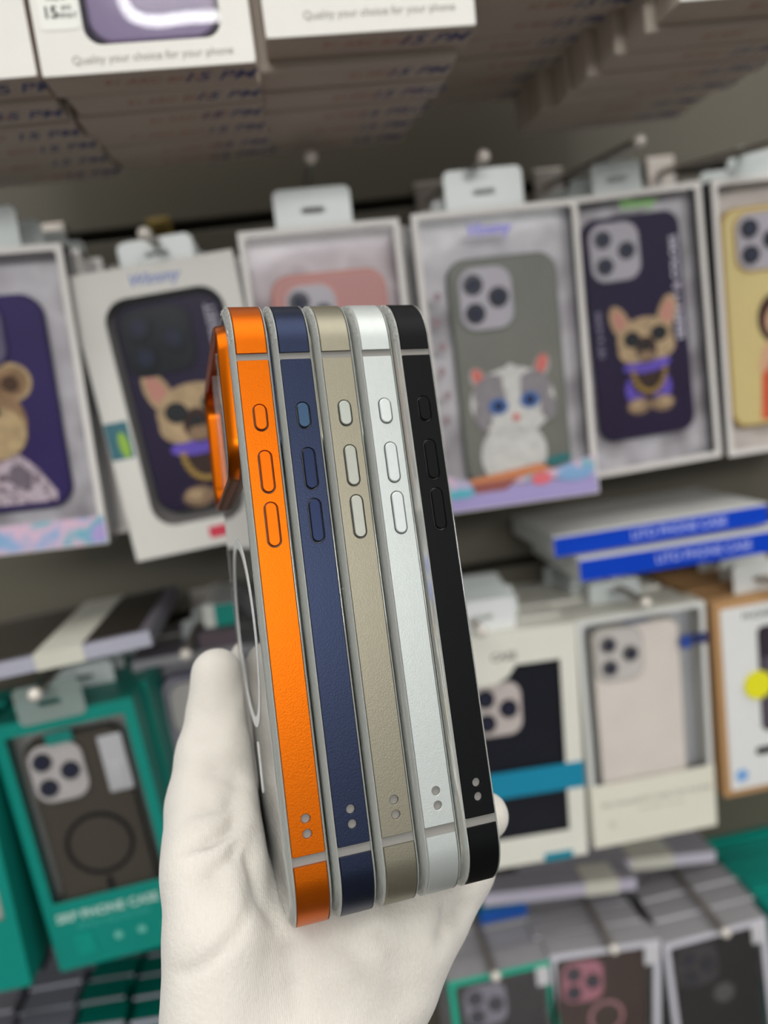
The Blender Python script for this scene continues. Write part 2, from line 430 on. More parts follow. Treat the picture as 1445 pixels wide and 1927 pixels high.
#@@MID
# ------------------------------------------------------------------ middle row
GREYCARD = holo_mat('silver_card', [(150, 144, 146), (214, 210, 212), (186, 180, 184)], 22, .4)
EDGE = mat((222, 217, 212), .35)
CAMP = mat((186, 180, 186), .35); LENS = mat((30, 30, 40), .2)
VIOLET = mat((38, 24, 58), .42, noise=.12, nscale=30)
def clear_box(name, TL, TR, BL, Y, d=24, card=GREYCARD, border=(4, 4, 4, 4), film=CLEARBOX, tab=(46, 22), tabx=0, cardy=None):
    r = empty(name); w, h = place(r, TL, TR, BL, Y)
    box_shell(r, w, h, d, border, 2, EDGE, film if film is CLEARBOX else EDGE, card, FILM, card_y=cardy or 13.6)
    if tab: hang_tab(r, tabx, tab[0], tab[1], h, 3)
    return r, w, h
def frenchie(pc, cx, cz, s, y):
    F1 = mat((196, 168, 128), .8, noise=.2, nscale=160); F2 = mat((212, 150, 132), .8); F3 = mat((70, 52, 46), .8, noise=.15, nscale=160)
    P = mat((104, 78, 196), .6, noise=.2, nscale=120); G = mat((176, 142, 70), .35, .4); K = mat((20, 22, 22), .2); F4 = mat((150, 122, 92), .8, noise=.2, nscale=160)
    def E(x, z, a, b, r=0): return ell(cx + x * s, cz + z * s, a * s, b * s, r)
    L = [(E(-9, -28, 7.5, 10), P), (E(9, -28, 7.5, 10), P), (E(0, -22, 12, 11), F3), (E(-8, -39, 8.5, 5.5), F4), (E(9, -39, 8.5, 5.5), F4),
         (E(-10, -38, 5, 3), F1), (E(11, -38, 5, 3), F1), (E(0, -12, 17, 5, 3), P),
         (E(-16, 17, 6.5, 13, 22), F1), (E(17, 20, 6.5, 13, -20), F1), (E(-16, 17, 4.2, 10, 22), F2), (E(17, 20, 4.2, 10, -20), F2),
         (E(0, 5, 20, 15, 4), F1), (E(-9, -1, 11, 9), F1), (E(10, 0, 11, 9), F1), (E(0, -2, 7.5, 9), F3), (E(0, -6, 6, 4), F4), (E(0, 0, 3.6, 2.6), K),
         (E(-9.5, 6, 6, 5.4), K), (E(10, 8, 6, 5.4), K)]
    for k in range(13):
        t = math.pi * (k / 12)
        L.append((E(-11 * math.cos(t), -16 - 14 * math.sin(t), 1.9, 1.5), G))
    return printed('dog_print', L, y, pc)
def brand(root, text, c, size, loc, rot=0): lettering('brand_name', text, size, loc, mat(c, .35), root, rot, .3, weight=.25)

# violet bear case, left edge
BOT = holo_mat('iridescent_print', [(120, 170, 205), (150, 176, 214), (222, 186, 206), (110, 180, 196), (176, 160, 214)], 38, .3)
r, w, h = clear_box('clear_case_box', (-212, 480), (115, 456), (-150, 1062), .445, card=GREYCARD)
pc = phone_case(r, -w / 2 + 11, w / 2 - 18, 24, h - 24, 7, mat((50, 34, 92), .4, noise=.1, nscale=25), mat((90, 82, 110), .35), LENS, rad=13, cam=(3, 3, 36, 36))
BR = mat((150, 118, 84), .9, noise=.25, nscale=150); BR2 = mat((190, 164, 120), .9, noise=.2, nscale=150); BRD = mat((84, 62, 46), .9)
PL = holo_mat('plaid_cloth', [(96, 82, 88), (214, 196, 204), (120, 104, 110)], 170, .8)
fx = w / 2 - 18 - 41
printed('bear_print', [([(fx - 34, 28), (fx - 32, 44), (fx - 18, 58), (fx + 14, 58), (fx + 24, 48), (fx + 33, 33), (fx + 32, 28)], PL),
    (ell(fx + 18, 98, 11), BR2), (ell(fx + 18, 98, 8.6), BR), (ell(fx + 17, 97, 5), BRD), (ell(fx - 22, 98, 11), BR2), (ell(fx - 22, 98, 7), BRD),
    (ell(fx - 2, 76, 25, 23), BR), (ell(fx + 6, 70, 16, 15), BR2), (ell(fx - 4, 72, 9, 7), BRD), (ell(fx + 6, 82, 3.4), BLACKP), (ell(fx - 14, 82, 3.4), BLACKP),
    (ell(fx + 14, 44, 6, 7, 30), mat((120, 108, 118), .8, noise=.2, nscale=150))], 7, pc)
plate('bottom_print', [rrect(-w / 2 + 1, w / 2 - 1, 1, 17, 1)], -.4, .3, BOT, r)
tag(r, 'clear box with a violet bear-print phone case, cut by the left edge', 'box')
RM1 = (r, w, h)
# white frame box with the dog in sunglasses
r = empty('phone_case_box'); w, h = place(r, (122, 522), (436, 468), (232, 1062), .455)
box_shell(r, w, h, 25, (15.5, 11, 17, 17), 14, WHITE, WHITE, mat((150, 145, 140), .5), FILM)
hang_tab(r, 4, 42, 16, h, 12)
x0, x1 = -w / 2 + 19, w / 2 - 13
pc = phone_case(r, x0, x1, 24, h - 20, 5, mat((36, 28, 52), .4), mat((20, 25, 30), .3), mat((26, 32, 38), .26), rad=12, cam=(3, 4, 40, 38), lens_r=8, back=VIOLET)
frenchie(pc, (x0 + x1) / 2 + 3, 76, 1.15, 5)
lettering('side_text', 'STREET', 8, (x1 - 7, 4.5, h - 40), mat((190, 185, 196), .5), pc, 90, weight=.2)
brand(r, 'Wimmy', (110, 130, 190), 9, (0, -.1, h - 8.5), 0)
plate('red_sticker', [rrect(-w / 2 + 46, -w / 2 + 72, 5, 12, 1)], -.25, .2, mat((214, 60, 82), .4), r)
plate('teal_sticker', [rrect(-w / 2 + .5, -w / 2 + 14, 62, 84, .5)], -.25, .2, mat((52, 110, 122), .4), r)
printed('sticker_mark', [(ell(-w / 2 + 9.5, 70, 2.8, 8, 5), mat((150, 190, 60), .4))], -.3, r)
tag(r, 'white-framed box with a dark violet dog-in-sunglasses case and red sticker', 'box')
RM2 = (r, w, h)
# pink case behind the held stack
r, w, h = clear_box('clear_case_box', (445, 437), (750, 409), (500, 1000), .462, card=holo_mat('pinkish_card', [(150, 130, 132), (218, 206, 208), (190, 176, 180)], 20, .4), tabx=-2)
x0, x1 = -w / 2 + 15, w / 2 - 11
pc = phone_case(r, x0, x1, 16, h - 26, 7, mat((226, 148, 128), .4), CAMP, LENS, cam=(8, 7, 31, 36), back=mat((198, 134, 126), .4), rad=12)
tag(r, 'clear box with a salmon pink case, right behind the held phone cases', 'box')
RM3 = (r, w, h)
# white kitten case
r, w, h = clear_box('clear_case_box', (772, 403), (1086, 372), (856, 966), .46, tab=(49, 23), tabx=-5)
x0, x1 = -w / 2 + 20, w / 2 - 14
GG = mat((120, 120, 108), .45, noise=.08, nscale=30)
pc = phone_case(r, x0, x1, 14, h - 28, 7, mat((112, 116, 104), .45), CAMP, LENS, cam=(6, 6, 34, 38), back=GG, rad=12)
W1 = mat((222, 220, 212), .9, noise=.1, nscale=200); W2 = mat((186, 184, 176), .9, noise=.12, nscale=200); G3 = mat((150, 144, 146), .9, noise=.1, nscale=200)
BE = mat((70, 112, 176), .3); PK = mat((226, 120, 108), .7); K = mat((24, 40, 80), .2)
kx = (x0 + x1) / 2 - 1
printed('cat_print', [(ell(kx, 36, 27, 27), W2), (ell(kx - 2, 32, 22, 22), W1), (ell(kx - 21, 82, 5, 8, 25), W2), (ell(kx - 21, 83, 3.4, 6.5, 25), PK),
    (ell(kx + 21, 86, 5, 8, -20), W2), (ell(kx + 21, 87.5, 3.6, 6.5, -20), PK), (ell(kx, 66, 28, 22), W1), (ell(kx - 14, 74, 12, 10, 30), G3), (ell(kx + 15, 74, 11, 10, -30), G3),
    (ell(kx, 78, 6, 12), W1), (ell(kx - 20, 60, 6, 10), G3), (ell(kx + 23, 60, 5, 8), G3), (ell(kx - 10, 64, 6.4, 5.2), BE), (ell(kx + 11, 66, 6.4, 5.2), BE), (ell(kx - 10, 64, 3.2), K), (ell(kx + 11, 66, 3.2), K),
    (ell(kx + 1, 56, 2.4, 2.2), PK), (ell(kx - 4, 51, 5, 3), W1), (ell(kx + 5, 51, 5, 3), W1)], 7, pc)
plate('bottom_print', [rrect(-w / 2 + 1, w / 2 - 1, 1, 13, 1)], -.4, .3, mat((168, 156, 206), .35), r)
printed('splash_print', [([(-w / 2 + 2, 14), (-w / 2 + 3, 26), (-w / 2 + 14, 20), (0, 17), (w / 2 - 30, 20), (w / 2 - 2, 26), (w / 2 - 2, 14)], BOT),
    ([(-w / 2 + 18, 20), (w / 2 - 38, 25), (w / 2 - 30, 20), (-w / 2 + 22, 15)], mat((206, 130, 84), .4)),
    ([(-w / 2 + 20, 17), (0, 18), (-10, 11), (-w / 2 + 22, 11)], mat((150, 84, 76), .4)), (ell(14, 15, 7, 4), mat((224, 110, 120), .4)),
    (ell(w / 2 - 26, 26, 9, 3, 8), mat((36, 110, 112), .4)), (ell(-w / 2 + 12, 12, 10, 3), mat((90, 180, 196), .4)), (ell(w / 2 - 16, 15, 12, 4), mat((130, 170, 210), .4))], -.35, r)
brand(r, 'Vimmy', (96, 84, 226), 10, (-6, -.1, h - 13))
printed('margin_marks', [(ell(-w / 2 + 9 + (k % 2) * 2, 60 + 15 * k, 2, 2.6), mat((150, 120, 124), .6)) for k in range(6)], 1.2, r)
tag(r, 'clear box with a grey-green case showing a white kitten with blue eyes', 'box')
RM4 = (r, w, h)
# dog case, second
r, w, h = clear_box('clear_case_box', (1034, 378), (1318, 340), (1075, 908), .49, tab=(34, 20), tabx=-4)
x0, x1 = -w / 2 + 22, w / 2 - 13
pc = phone_case(r, x0, x1, 22, h - 14, 7, mat((52, 38, 70), .4), CAMP, mat((58, 58, 66), .25), cam=(4, 4, 35, 38), back=VIOLET, rad=11, lens_r=6)
frenchie(pc, (x0 + x1) / 2 + 2, 84, 1.02, 6.9)
lettering('side_text', 'SERENITY & COLORS', 7.4, (x1 - 6, 6.5, h - 66), mat((222, 216, 228), .5), pc, 90, weight=.22)
lettering('side_text', 'PET & HOME', 5.5, (x0 + 6, 6.5, h - 90), mat((150, 142, 164), .5), pc, 90, weight=.12)
brand(r, 'Vimmy', (130, 196, 90), 9, (6, -.1, h - 9))
tag(r, 'clear box with a violet dog-in-sunglasses case and green brand name, right of the kitten box', 'box')
RM5 = (r, w, h)
# yellow case with a figure in orange
r, w, h = clear_box('clear_case_box', (1338, 339), (1640, 303), (1362, 862), .49, card=holo_mat('beige_card', [(170, 158, 146), (222, 212, 202), (194, 184, 174)], 20), tab=(40, 20), tabx=-18)
x0, x1 = -w / 2 + 9, w / 2 - 14
pc = phone_case(r, x0, x1, 18, h - 18, 7, mat((196, 160, 84), .4), CAMP, LENS, cam=(10, 5, 35, 38), back=mat((224, 204, 136), .45), rad=12)
SK = mat((226, 178, 140), .7); OR = mat((226, 92, 52), .7, noise=.1, nscale=80)
gx = x0 + 36
printed('figure_print', [([(gx - 14, 22), (gx - 11, 70), (gx - 4, 80), (gx + 12, 80), (gx + 20, 60), (gx + 20, 22)], OR), (ell(gx + 2, 92, 15, 18), mat((74, 44, 34), .8)),
    (ell(gx + 2, 90, 9, 11), SK), (ell(gx - 8, 66, 4, 12, -20), SK)], 6.9, pc)
tag(r, 'clear box with a yellow case showing a figure in orange, at the right edge', 'box')
RM6 = (r, w, h)
for (fr_, w_, h_), nm, n, gap, dr, dzz, wide in ((RM1, 'bear-print box', 3, 1, 5.0, -2, 0), (RM2, 'white-framed dog box', 3, 1, 1.5, -2, 0), (RM3, 'salmon pink box', 4, 1, 1.2, -1, 0),
        (RM4, 'kitten box', 4, 1, -2.8, 0, 0), (RM5, 'green-lettered dog box', 3, 1, -1.0, -1, 0), (RM6, 'yellow box', 3, 1, -3.0, 0, 0)):
    p = empty('clear_case_box')
    d = 24
    bm = bmesh.new(); add_box(bm, -w_ / 2, w_ / 2, 0, d, 0, h_, 1.0)
    bm_obj('carton', bm, mat((176, 172, 170), .3, coat=.5), p)
    bm = bmesh.new()
    bm.free(); plate('box_edge', [rrect(-w_ / 2 - .2, w_ / 2 + .2, -.2, h_ + .2, 1, 2), rrect(-w_ / 2 + 2, w_ / 2 - 2, 2, h_ - 2, 1, 2)], -.3, 1, EDGE, p)
    hang_tab(p, random.choice([-3, 0, 3]), 46, 19, h_, 3)
    stack_behind(p, fr_, d + 1.6, n, gap, 1.5, 1.0, 'clear-edged box, %s on the hook of the ' + nm, 'box', 'boxes queued behind the ' + nm, dr)
# hooks of the middle row (in the slot 140 mm above the eye)
HZ = CZ + .14
for (px, py), nm in (((585, 295), 'salmon pink box'), ((910, 295), 'kitten box'), ((1203, 265), 'green-lettered dog box'), ((272, 440), 'white-framed dog box'), ((-60, 400), 'bear-print box'), ((1480, 262), 'yellow box')):
    yt = .445 if px != 272 else .43
    p = at(px, py, yt)
    hook(p.x, HZ if px != 272 else HZ - .025, yt, .60, 'steel peg with a ball tip holding the ' + nm, (p.z - (HZ if px != 272 else HZ - .025)) * 1000)
b = empty('slot_bracket', (-0.075, .598, CZ + .14))
bm = bmesh.new(); add_box(bm, -9, 9, -6, 0, -9, 7, 1); add_box(bm, -5, 5, -16, -6, -3, 3, 1); bm_obj('brass_clip', bm, mat((140, 120, 66), .4, .6), b)
tag(b, 'small brass clip in the wall slot above the white-framed dog box', 'clip')
#@@LOW
# ------------------------------------------------------------------ lower right
CREAM = mat((226, 224, 212), .5)
def low_stack(front, w, h, d, n, m, nm, gap=1.0, drift=0.0, jx=1.5, jz=1.2, tab=(40, 16), edge=None):
    p = empty('phone_case_box')
    bm = bmesh.new(); add_box(bm, -w / 2, w / 2, 0, d, 0, h, .9); bm_obj('carton', bm, m, p)
    bm = bmesh.new(); add_box(bm, -w / 2 - .2, w / 2 + .2, -.3, .9, h - 1.2, h + .3); bm_obj('lid_edge', bm, edge or WHITE, p)
    if tab: hang_tab(p, 0, tab[0], tab[1], h, d / 2)
    stack_behind(p, front, d, n, gap, jx, jz, 'case box, %s in the queue behind the ' + nm, 'box', 'boxes queued behind the ' + nm, drift)
LY = .485
r = empty('phone_case_box'); w, h = place(r, (835, 1205), (1083, 1172), (880, 1645), LY)
win = [(-w / 2 + 34, h - 38), (-w / 2 + 44, h - 33), (-w / 2 + 50, h - 25), (w / 2 - 13, h - 25), (w / 2 - 13, 22), (-w / 2 + 12, 22), (-w / 2 + 12, h - 38)][::-1]
box_shell(r, w, h, 22, (12, 13, 25, 22), 2, CREAM, CREAM, mat((40, 40, 48), .5), FILM, loops=win)
phone_case(r, -w / 2 + 16, w / 2 - 8, 16, h - 28, 5, mat((22, 24, 34), .35), mat((212, 200, 192), .4), mat((22, 22, 34), .3), cam=(1, 10, 36, 40), lens_r=7)
lettering('printed_words', 'CASE', 8, (-6, -.1, h - 18), mat((70, 70, 66), .5), r, weight=.1)
plate('blue_band', [rrect(-w / 2 - .3, w / 2 + .3, 55, 75, .4, 2)], -.5, .4, mat((20, 134, 166), .35), r)
plate('blue_sticker', [rrect(14, 36, -.2, 6, .5, 2)], -.5, .4, mat((20, 134, 156), .35), r)
hang_tab(r, -16, 46, 22, h, 10, mat((220, 222, 222), .4))
tag(r, 'white box with a blue band across a black case, right of the black rail', 'box')
low_stack(r, w, h, 22, 4, CREAM, 'blue-banded box', drift=1.5)
hook(r.location.x - .016, r.location.z + h * MM + .009, .47, .60, 'steel peg through the white tab of the blue-banded box')
BANDR = r
r = empty('clear_case_box'); w, h = place(r, (1084, 1170), (1326, 1131), (1118, 1598), LY)
box_shell(r, w, h, 22, (4, 4, 4, 4), 3, mat((216, 216, 212), .35), CREAM, mat((196, 198, 200), .4), FILM)
pc = phone_case(r, -w / 2 + 11, w / 2 - 17, 20, h - 9, 5, mat((178, 174, 162), .35), mat((214, 208, 200), .3), mat((112, 108, 104), .25), cam=(3, 3, 35, 38), lens_r=6.2, back=mat((236, 226, 214), .45, noise=.03), rad=11)
plate('cream_band', [rrect(-w / 2 - .2, w / 2 + .2, .5, 50, .5, 2)], -.5, .5, mat((228, 224, 208), .5), r)
lettering('printed_words', 'TPU MAGNETIC CASE FOR PHONE', 5.6, (2, -.6, 33), mat((150, 150, 140), .5), r, 0)
lettering('small_print', 'anti scratch  anti drop', 4, (6, -.6, 26), mat((176, 174, 164), .5), r, 0)
lettering('printed_mark', '8', 9, (-w / 2 + 15, -.6, 17), mat((190, 188, 178), .5), r)
printed('blue_logo', [(ell(w / 2 - 16, h - 28, 5, 5.5), mat((52, 76, 150), .4)), (ell(w / 2 - 8, h - 27, 5.5, 4.5), mat((48, 56, 96), .4)), (ell(w / 2 - 2, h - 27, 3, 4.5), mat((60, 66, 110), .4))], -.3, r)
lettering('brand_name', 'Memumi', 5.5, (-4, -.1, h - 7), mat((80, 96, 150), .4), r)
hang_tab(r, 0, 30, 17, h, 18, FILM)
tag(r, 'clear-fronted cream case box with printed cream lower band, right of the blue-banded box', 'box')
low_stack(r, w, h, 22, 4, CREAM, 'cream case box', drift=-3.5, jz=2)
hook(r.location.x + .002, r.location.z + h * MM + .009, .475, .60, 'steel peg above the cream case box')
CR = r
KR = mat((184, 142, 96), .7, noise=.06, nscale=30)
r = empty('kraft_case_box'); w, h = place(r, (1341, 1138), (1612, 1090), (1382, 1498), LY - .005)
box_shell(r, w, h, 30, (8, 8, 6, 6), 2, KR, KR, None, FILM)
plate('white_front', [rrect(-w / 2 + 5, w / 2 - 5, 5, h - 5, 2)], -.6, .6, mat((226, 226, 224), .4), r)
ww_ = plate('phone_case', [rrect(-w / 2 + 32, w / 2 - 6, 48, h - 22, 5)], -1.2, .5, mat((58, 50, 58), .4), r)
for k in range(7): plate('case_stripe', [rrect(-w / 2 + 36 + 5 * k, -w / 2 + 38 + 5 * k, 50, h - 46, .4, 2)], -1.6, .4, mat((120, 110, 124), .4), ww_)
printed('yellow_sticker', [(ell(-w / 2 + 30, h - 66, 11), mat((232, 226, 30), .5))], -1.7, r); printed('blue_sticker', [(ell(-w / 2 + 14, 16, 5), mat((120, 168, 220), .5))], -.7, r)
plate('black_bar', [rrect(-w / 2 + 26, w / 2 - 8, 30, 36, 2.8)], -1.2, .4, mat((40, 38, 42), .4), r)
lettering('printed_words', 'PHONE CASE', 7, (-14, -.7, h - 13), mat((60, 60, 60), .5), r, weight=.05)
hang_tab(r, -10, 44, 22, h, 12, mat((216, 218, 216), .4))
tag(r, 'kraft-edged box with white front and round yellow sticker at the right edge', 'box')
low_stack(r, w, h, 30, 2, KR, 'kraft-edged box', drift=-2, edge=KR)
hook(r.location.x - .01, r.location.z + h * MM + .009, .46, .60, 'steel peg through the white tab of the kraft-edged box')
# blue boxes lying on the queues
BLUE = mat((14, 66, 190), .35)
for tl, tr, hh, Y, lab in (((1040, 1010), (1445, 946), 15, .478, 'upper blue-edged flat box lettered in white'), ((1088, 1052), (1490, 990), 16.5, .47, 'lower blue-edged flat box lettered in white')):
    A, B = at(*tl, Y), at(*tr, Y)
    r = empty('flat_case_box', (A + B) / 2 - Vector((0, 0, hh * MM)), (0, -math.atan2(B.z - A.z, B.x - A.x), 0))
    L = (B - A).length * 1000
    bm = bmesh.new(); add_box(bm, -L / 2, L / 2, .6, 95 if hh == 15 else 100, 0, hh, .6); bm_obj('carton', bm, mat((206, 206, 202), .45), r)
    bm = bmesh.new(); add_box(bm, -L / 2 + .3, L / 2 - .3, 0, .7, .3, hh - 1.6, .1); bm_obj('blue_front', bm, BLUE, r)
    lettering('printed_words', 'LITO PHONE CASE', 8.4, (12, -.1, hh / 2 - .5), mat((176, 186, 236), .4), r, weight=.1)
    tag(r, lab + ', lying above the cream case box', 'box')
#@@LOWLEFT
# ------------------------------------------------------------------ lower left
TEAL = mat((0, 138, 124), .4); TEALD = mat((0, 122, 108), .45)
def srp(TL, TR, BL, Y, label, lab2):
    r = empty('teal_case_box'); w, h = place(r, TL, TR, BL, Y)
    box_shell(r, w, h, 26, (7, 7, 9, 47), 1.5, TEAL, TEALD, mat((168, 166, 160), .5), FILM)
    x0, x1 = -w / 2 + 12, w / 2 - 14
    pc = phone_case(r, x0, x1, 12, h - 16, 6, mat((62, 58, 50), .4), mat((196, 190, 186), .35), mat((42, 44, 52), .3), cam=(2, 4, 33, 38), lens_r=6, back=mat((78, 72, 62), .4), rad=10)
    cxm = (x0 + x1) / 2 + 1
    plate('magnet_ring', [ell(cxm, 78, 21.5, n=48), ell(cxm, 78, 18.6, n=48)], 5.2, .6, mat((24, 24, 24), .4), pc)
    plate('magnet_bar', [rrect(cxm - 2, cxm + 2, 40, 54, 1, 3)], 5.2, .6, mat((24, 24, 24), .4), pc)
    bm = bmesh.new(); add_box(bm, w / 2 - 28, w / 2 - 13, 3.5, 5.6, h - 60, h - 22, 1); add_box(bm, w / 2 - 25, w / 2 - 16, 2.6, 4, h - 56, h - 40, .8); add_ball(bm, (w / 2 - 20, 3.4, h - 48), 2.6, 1, .6, 1)
    bm_obj('camera_film_pack', bm, mat((204, 204, 204), .25), r)
    plate('green_tag', [rrect(-14, 2, h - 20, h - 12, 1)], 2.4, .5, TEAL, r)
    lettering('printed_words', 'SRP PHONE CASE', 8.3, (-4, -.12, 36), mat((196, 222, 214), .4), r, weight=.15)
    lettering('small_print', 'IMPACT PROTECTION', 4.6, (-2, -.12, 28), mat((70, 176, 164), .4), r)
    printed('feature_icons', [(ell(-2 + 15 * k, 16, 2.6), mat((110, 190, 176) if k != 2 else (30, 160, 146), .5)) for k in range(4)] + [(rrect(-w / 2 + 14, -w / 2 + 26, 8, 24, 2), mat((0, 148, 132), .4))], -.05, r)
    hang_tab(r, -4, 40, 21, h, -1.6, film_mat('tab_clear', (225, 232, 230), .9, haze=.45, hazecol=(190, 205, 200), rough=.2))
    tag(r, label, 'box')
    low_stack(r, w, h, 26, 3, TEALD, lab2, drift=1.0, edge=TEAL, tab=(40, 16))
    return r, w, h
r, w, h = srp((-22, 1372), (247, 1312), (48, 1843), .45, 'teal box with grey ring case and white camera plate, left of the thumb', 'teal ring-case box')
p = at(66, 1308, .43)
hook(p.x, p.z, .43, .60, 'steel peg through the clear tab of the teal ring-case box')
r = empty('teal_case_box'); w, h = place(r, (-330, 1440), (-48, 1392), (-262, 1918), .435)
box_shell(r, w, h, 26, (7, 7, 9, 47), 1.5, TEAL, TEALD, mat((186, 184, 178), .5), FILM)
phone_case(r, -w / 2 + 12, w / 2 - 10, 12, h - 16, 6, mat((206, 200, 190), .4), CAMP, LENS, cam=(2, 4, 33, 38))
tag(r, 'teal box cut by the left edge, only its lower right corner in view', 'box')
low_stack(r, w, h, 26, 2, TEALD, 'teal box at the left edge', edge=TEAL, tab=None)
# lilac-framed clear box behind the thumb
r = empty('clear_case_box'); w, h = place(r, (246, 1246), (510, 1203), (302, 1650), .50)
LIL = mat((112, 106, 118), .4)
box_shell(r, w, h, 24, (6, 6, 6, 6), 3, mat((158, 156, 160), .3), LIL, mat((150, 148, 152), .5), FILM)
phone_case(r, -w / 2 + 14, w / 2 - 12, 14, h - 16, 5, mat((78, 72, 96), .35), mat((196, 192, 184), .4), LENS, cam=(6, 6, 34, 38), lens=0, back=mat((160, 158, 164), .3))
tag(r, 'clear box with a lilac-edged case, behind the gloved thumb', 'box')
low_stack(r, w, h, 24, 2, mat((120, 118, 122), .4), 'lilac-edged case box', tab=(30, 14))
p = at(349, 1232, .47); hook(p.x, p.z, .47, .60, 'steel peg above the lilac-edged case box')
# flat boxes lying over the queues at left
def flat_box(name, TL, TR, hh, Y, depth, front, top, label, band=None, dark=None):
    A, B = at(*TL, Y), at(*TR, Y); L = (B - A).length * 1000
    r = empty(name, (A + B) / 2 - Vector((0, 0, hh * MM)), (0, -math.atan2(B.z - A.z, B.x - A.x), 0))
    bm = bmesh.new(); add_box(bm, -L / 2, L / 2, .5, depth, 0, hh, .6); bm_obj('carton', bm, top, r)
    bm = bmesh.new(); add_box(bm, -L / 2 + .2, L / 2 - .2, 0, .6, .2, hh - .2, .1); bm_obj('front_edge', bm, front, r)
    if dark:
        bm = bmesh.new(); add_box(bm, -L / 2 + 4, L / 2 - 7, 5, depth - 5, hh, hh + .4); bm_obj('case_window', bm, dark, r)
    if band:
        bm = bmesh.new(); a, b_, c = band
        add_box(bm, a * L, b_ * L, -.3, depth + .3, hh + .2, hh + .8); add_box(bm, a * L, b_ * L, -.5, .2, -.1, hh + .8); bm_obj('paper_band', bm, c, r)
    tag(r, label, 'box'); return r
LAV = mat((172, 172, 186), .4); BAND = mat((206, 204, 190), .5)
flat_box('flat_case_box', (-180, 1287), (282, 1186), 9.5, .43, 110, LAV, mat((104, 100, 108), .4), 'flat box with lavender edge and white paper band, lying above the teal ring-case box', (.02, .22, BAND), mat((44, 38, 34), .2))
flat_box('flat_case_box', (-150, 1238), (205, 1160), 9.5, .545, 45, mat((70, 66, 64), .5), mat((70, 66, 64), .5), 'dark flat box lying behind the white-banded box at left')
flat_box('flat_case_box', (378, 1142), (640, 1108), 20, .50, 60, TEAL, mat((190, 192, 190), .4), 'flat box with teal end, seen left of the orange rail', (-.5, -.42, mat((210, 210, 204), .5)))
flat_box('flat_case_box', (370, 1192), (640, 1152), 12, .49, 80, mat((88, 78, 84), .4), mat((60, 56, 60), .4), 'dark flat box under the teal-ended flat box')
#@@BOTTOM
# ------------------------------------------------------------------ bottom right row, seen from above
BY = .50
GREYT = mat((158, 155, 158), .35, noise=.05)
def bottom_box(TL, TR, BL, frame, body, casem, camm, label, nm, n, lens=LENS, edge=None, top=GREYT, lensr=6.4, Y=BY, case_back=None, drift=0.0):
    r = empty('clear_case_box'); w, h = place(r, TL, TR, BL, Y)
    box_shell(r, w, h, 22, (5, 6, 5, 5), 2, frame, top, body, FILM)
    pc = phone_case(r, -w / 2 + 8, w / 2 - 10, 10, h - 9, 5, casem, camm, lens, cam=(3, 3, 34, 36), lens_r=lensr, back=case_back, rad=9)
    bm = bmesh.new(); add_box(bm, w / 2 - 14, w / 2 - 3, -1.2, -.2, h - 20, h - 4, .4); bm_obj('white_clip_tag', bm, mat((206, 204, 206), .3), r)
    tag(r, label, 'box')
    low_stack(r, w, h, 22, n, top, nm, drift=drift, edge=edge or mat((216, 214, 218), .35), tab=None, jx=1.6, jz=2.2, gap=1.6)
    return r, w, h, pc
LAVW = mat((206, 204, 212), .3)
r, w, h, pc = bottom_box((842, 1850), (1038, 1806), (872, 2230), mat((24, 172, 142), .4), mat((38, 38, 42), .3), mat((18, 18, 22), .3), mat((146, 142, 156), .3), 'teal-edged box with a black case at the bottom, right of the glove', 'teal-edged black case box', 4, edge=mat((150, 150, 152), .4))
hook((at(925, 1812, BY)).x, r.location.z + h * MM + .006, .49, .60, 'steel peg over the teal-edged black case box')
r, w, h, pc = bottom_box((1034, 1800), (1243, 1768), (1062, 2180), LAVW, mat((60, 36, 20), .3), mat((58, 30, 14), .3), mat((196, 120, 136), .3), 'clear box with a brown case and pink camera plate at the bottom', 'brown case box', 4, lens=mat((50, 34, 42), .2))
printed('pink_ring', [(ell(2, h - 66, 15), mat((190, 130, 134), .4)), (ell(2, h - 66, 12), mat((60, 38, 24), .3))], 4.6, pc)
hook(at(1143, 1752, BY).x, r.location.z + h * MM + .006, .49, .60, 'steel peg over the brown case box')
r, w, h, pc = bottom_box((1248, 1779), (1441, 1727), (1285, 2170), LAVW, mat((30, 26, 28), .3), mat((16, 14, 16), .3), mat((66, 62, 66), .3), 'clear box with a black case and dark camera plate at the lower right corner', 'lower right black case box', 4, lens=mat((16, 14, 16), .1), drift=.6)
printed('grey_logo', [(ell(4, h - 62, 9, 9), mat((92, 90, 86), .4))], 4.6, pc)
hook(at(1350, 1722, BY).x, r.location.z + h * MM + .006, .49, .60, 'steel peg over the lower right black case box')
r, w, h, pc = bottom_box((1452, 1716), (1650, 1680), (1480, 2120), mat((24, 150, 130), .4), mat((30, 26, 28), .3), mat((16, 14, 16), .3), mat((66, 62, 66), .3), 'teal-topped box cut by the right edge beside the lower right corner', 'right edge teal box', 4, top=TEAL, edge=mat((20, 160, 140), .4), drift=1)
# flat boxes lying behind the bottom row
flat_box('flat_case_box', (906, 1684), (1196, 1652), 11, .525, 23, mat((188, 182, 198), .4), mat((150, 146, 154), .4), 'lower lavender flat box with cream band, behind the bottom row', (.16, .38, BAND))
flat_box('flat_case_box', (975, 1640), (1345, 1602), 10, .55, 45, mat((202, 196, 210), .4), mat((160, 156, 164), .4), 'upper lavender flat box with cream band, behind the bottom row', (.06, .28, BAND))
flat_box('flat_case_box', (900, 1715), (990, 1700), 17, .55, 40, mat((20, 84, 170), .4), TEALD, 'short blue-ended flat box beside the glove')
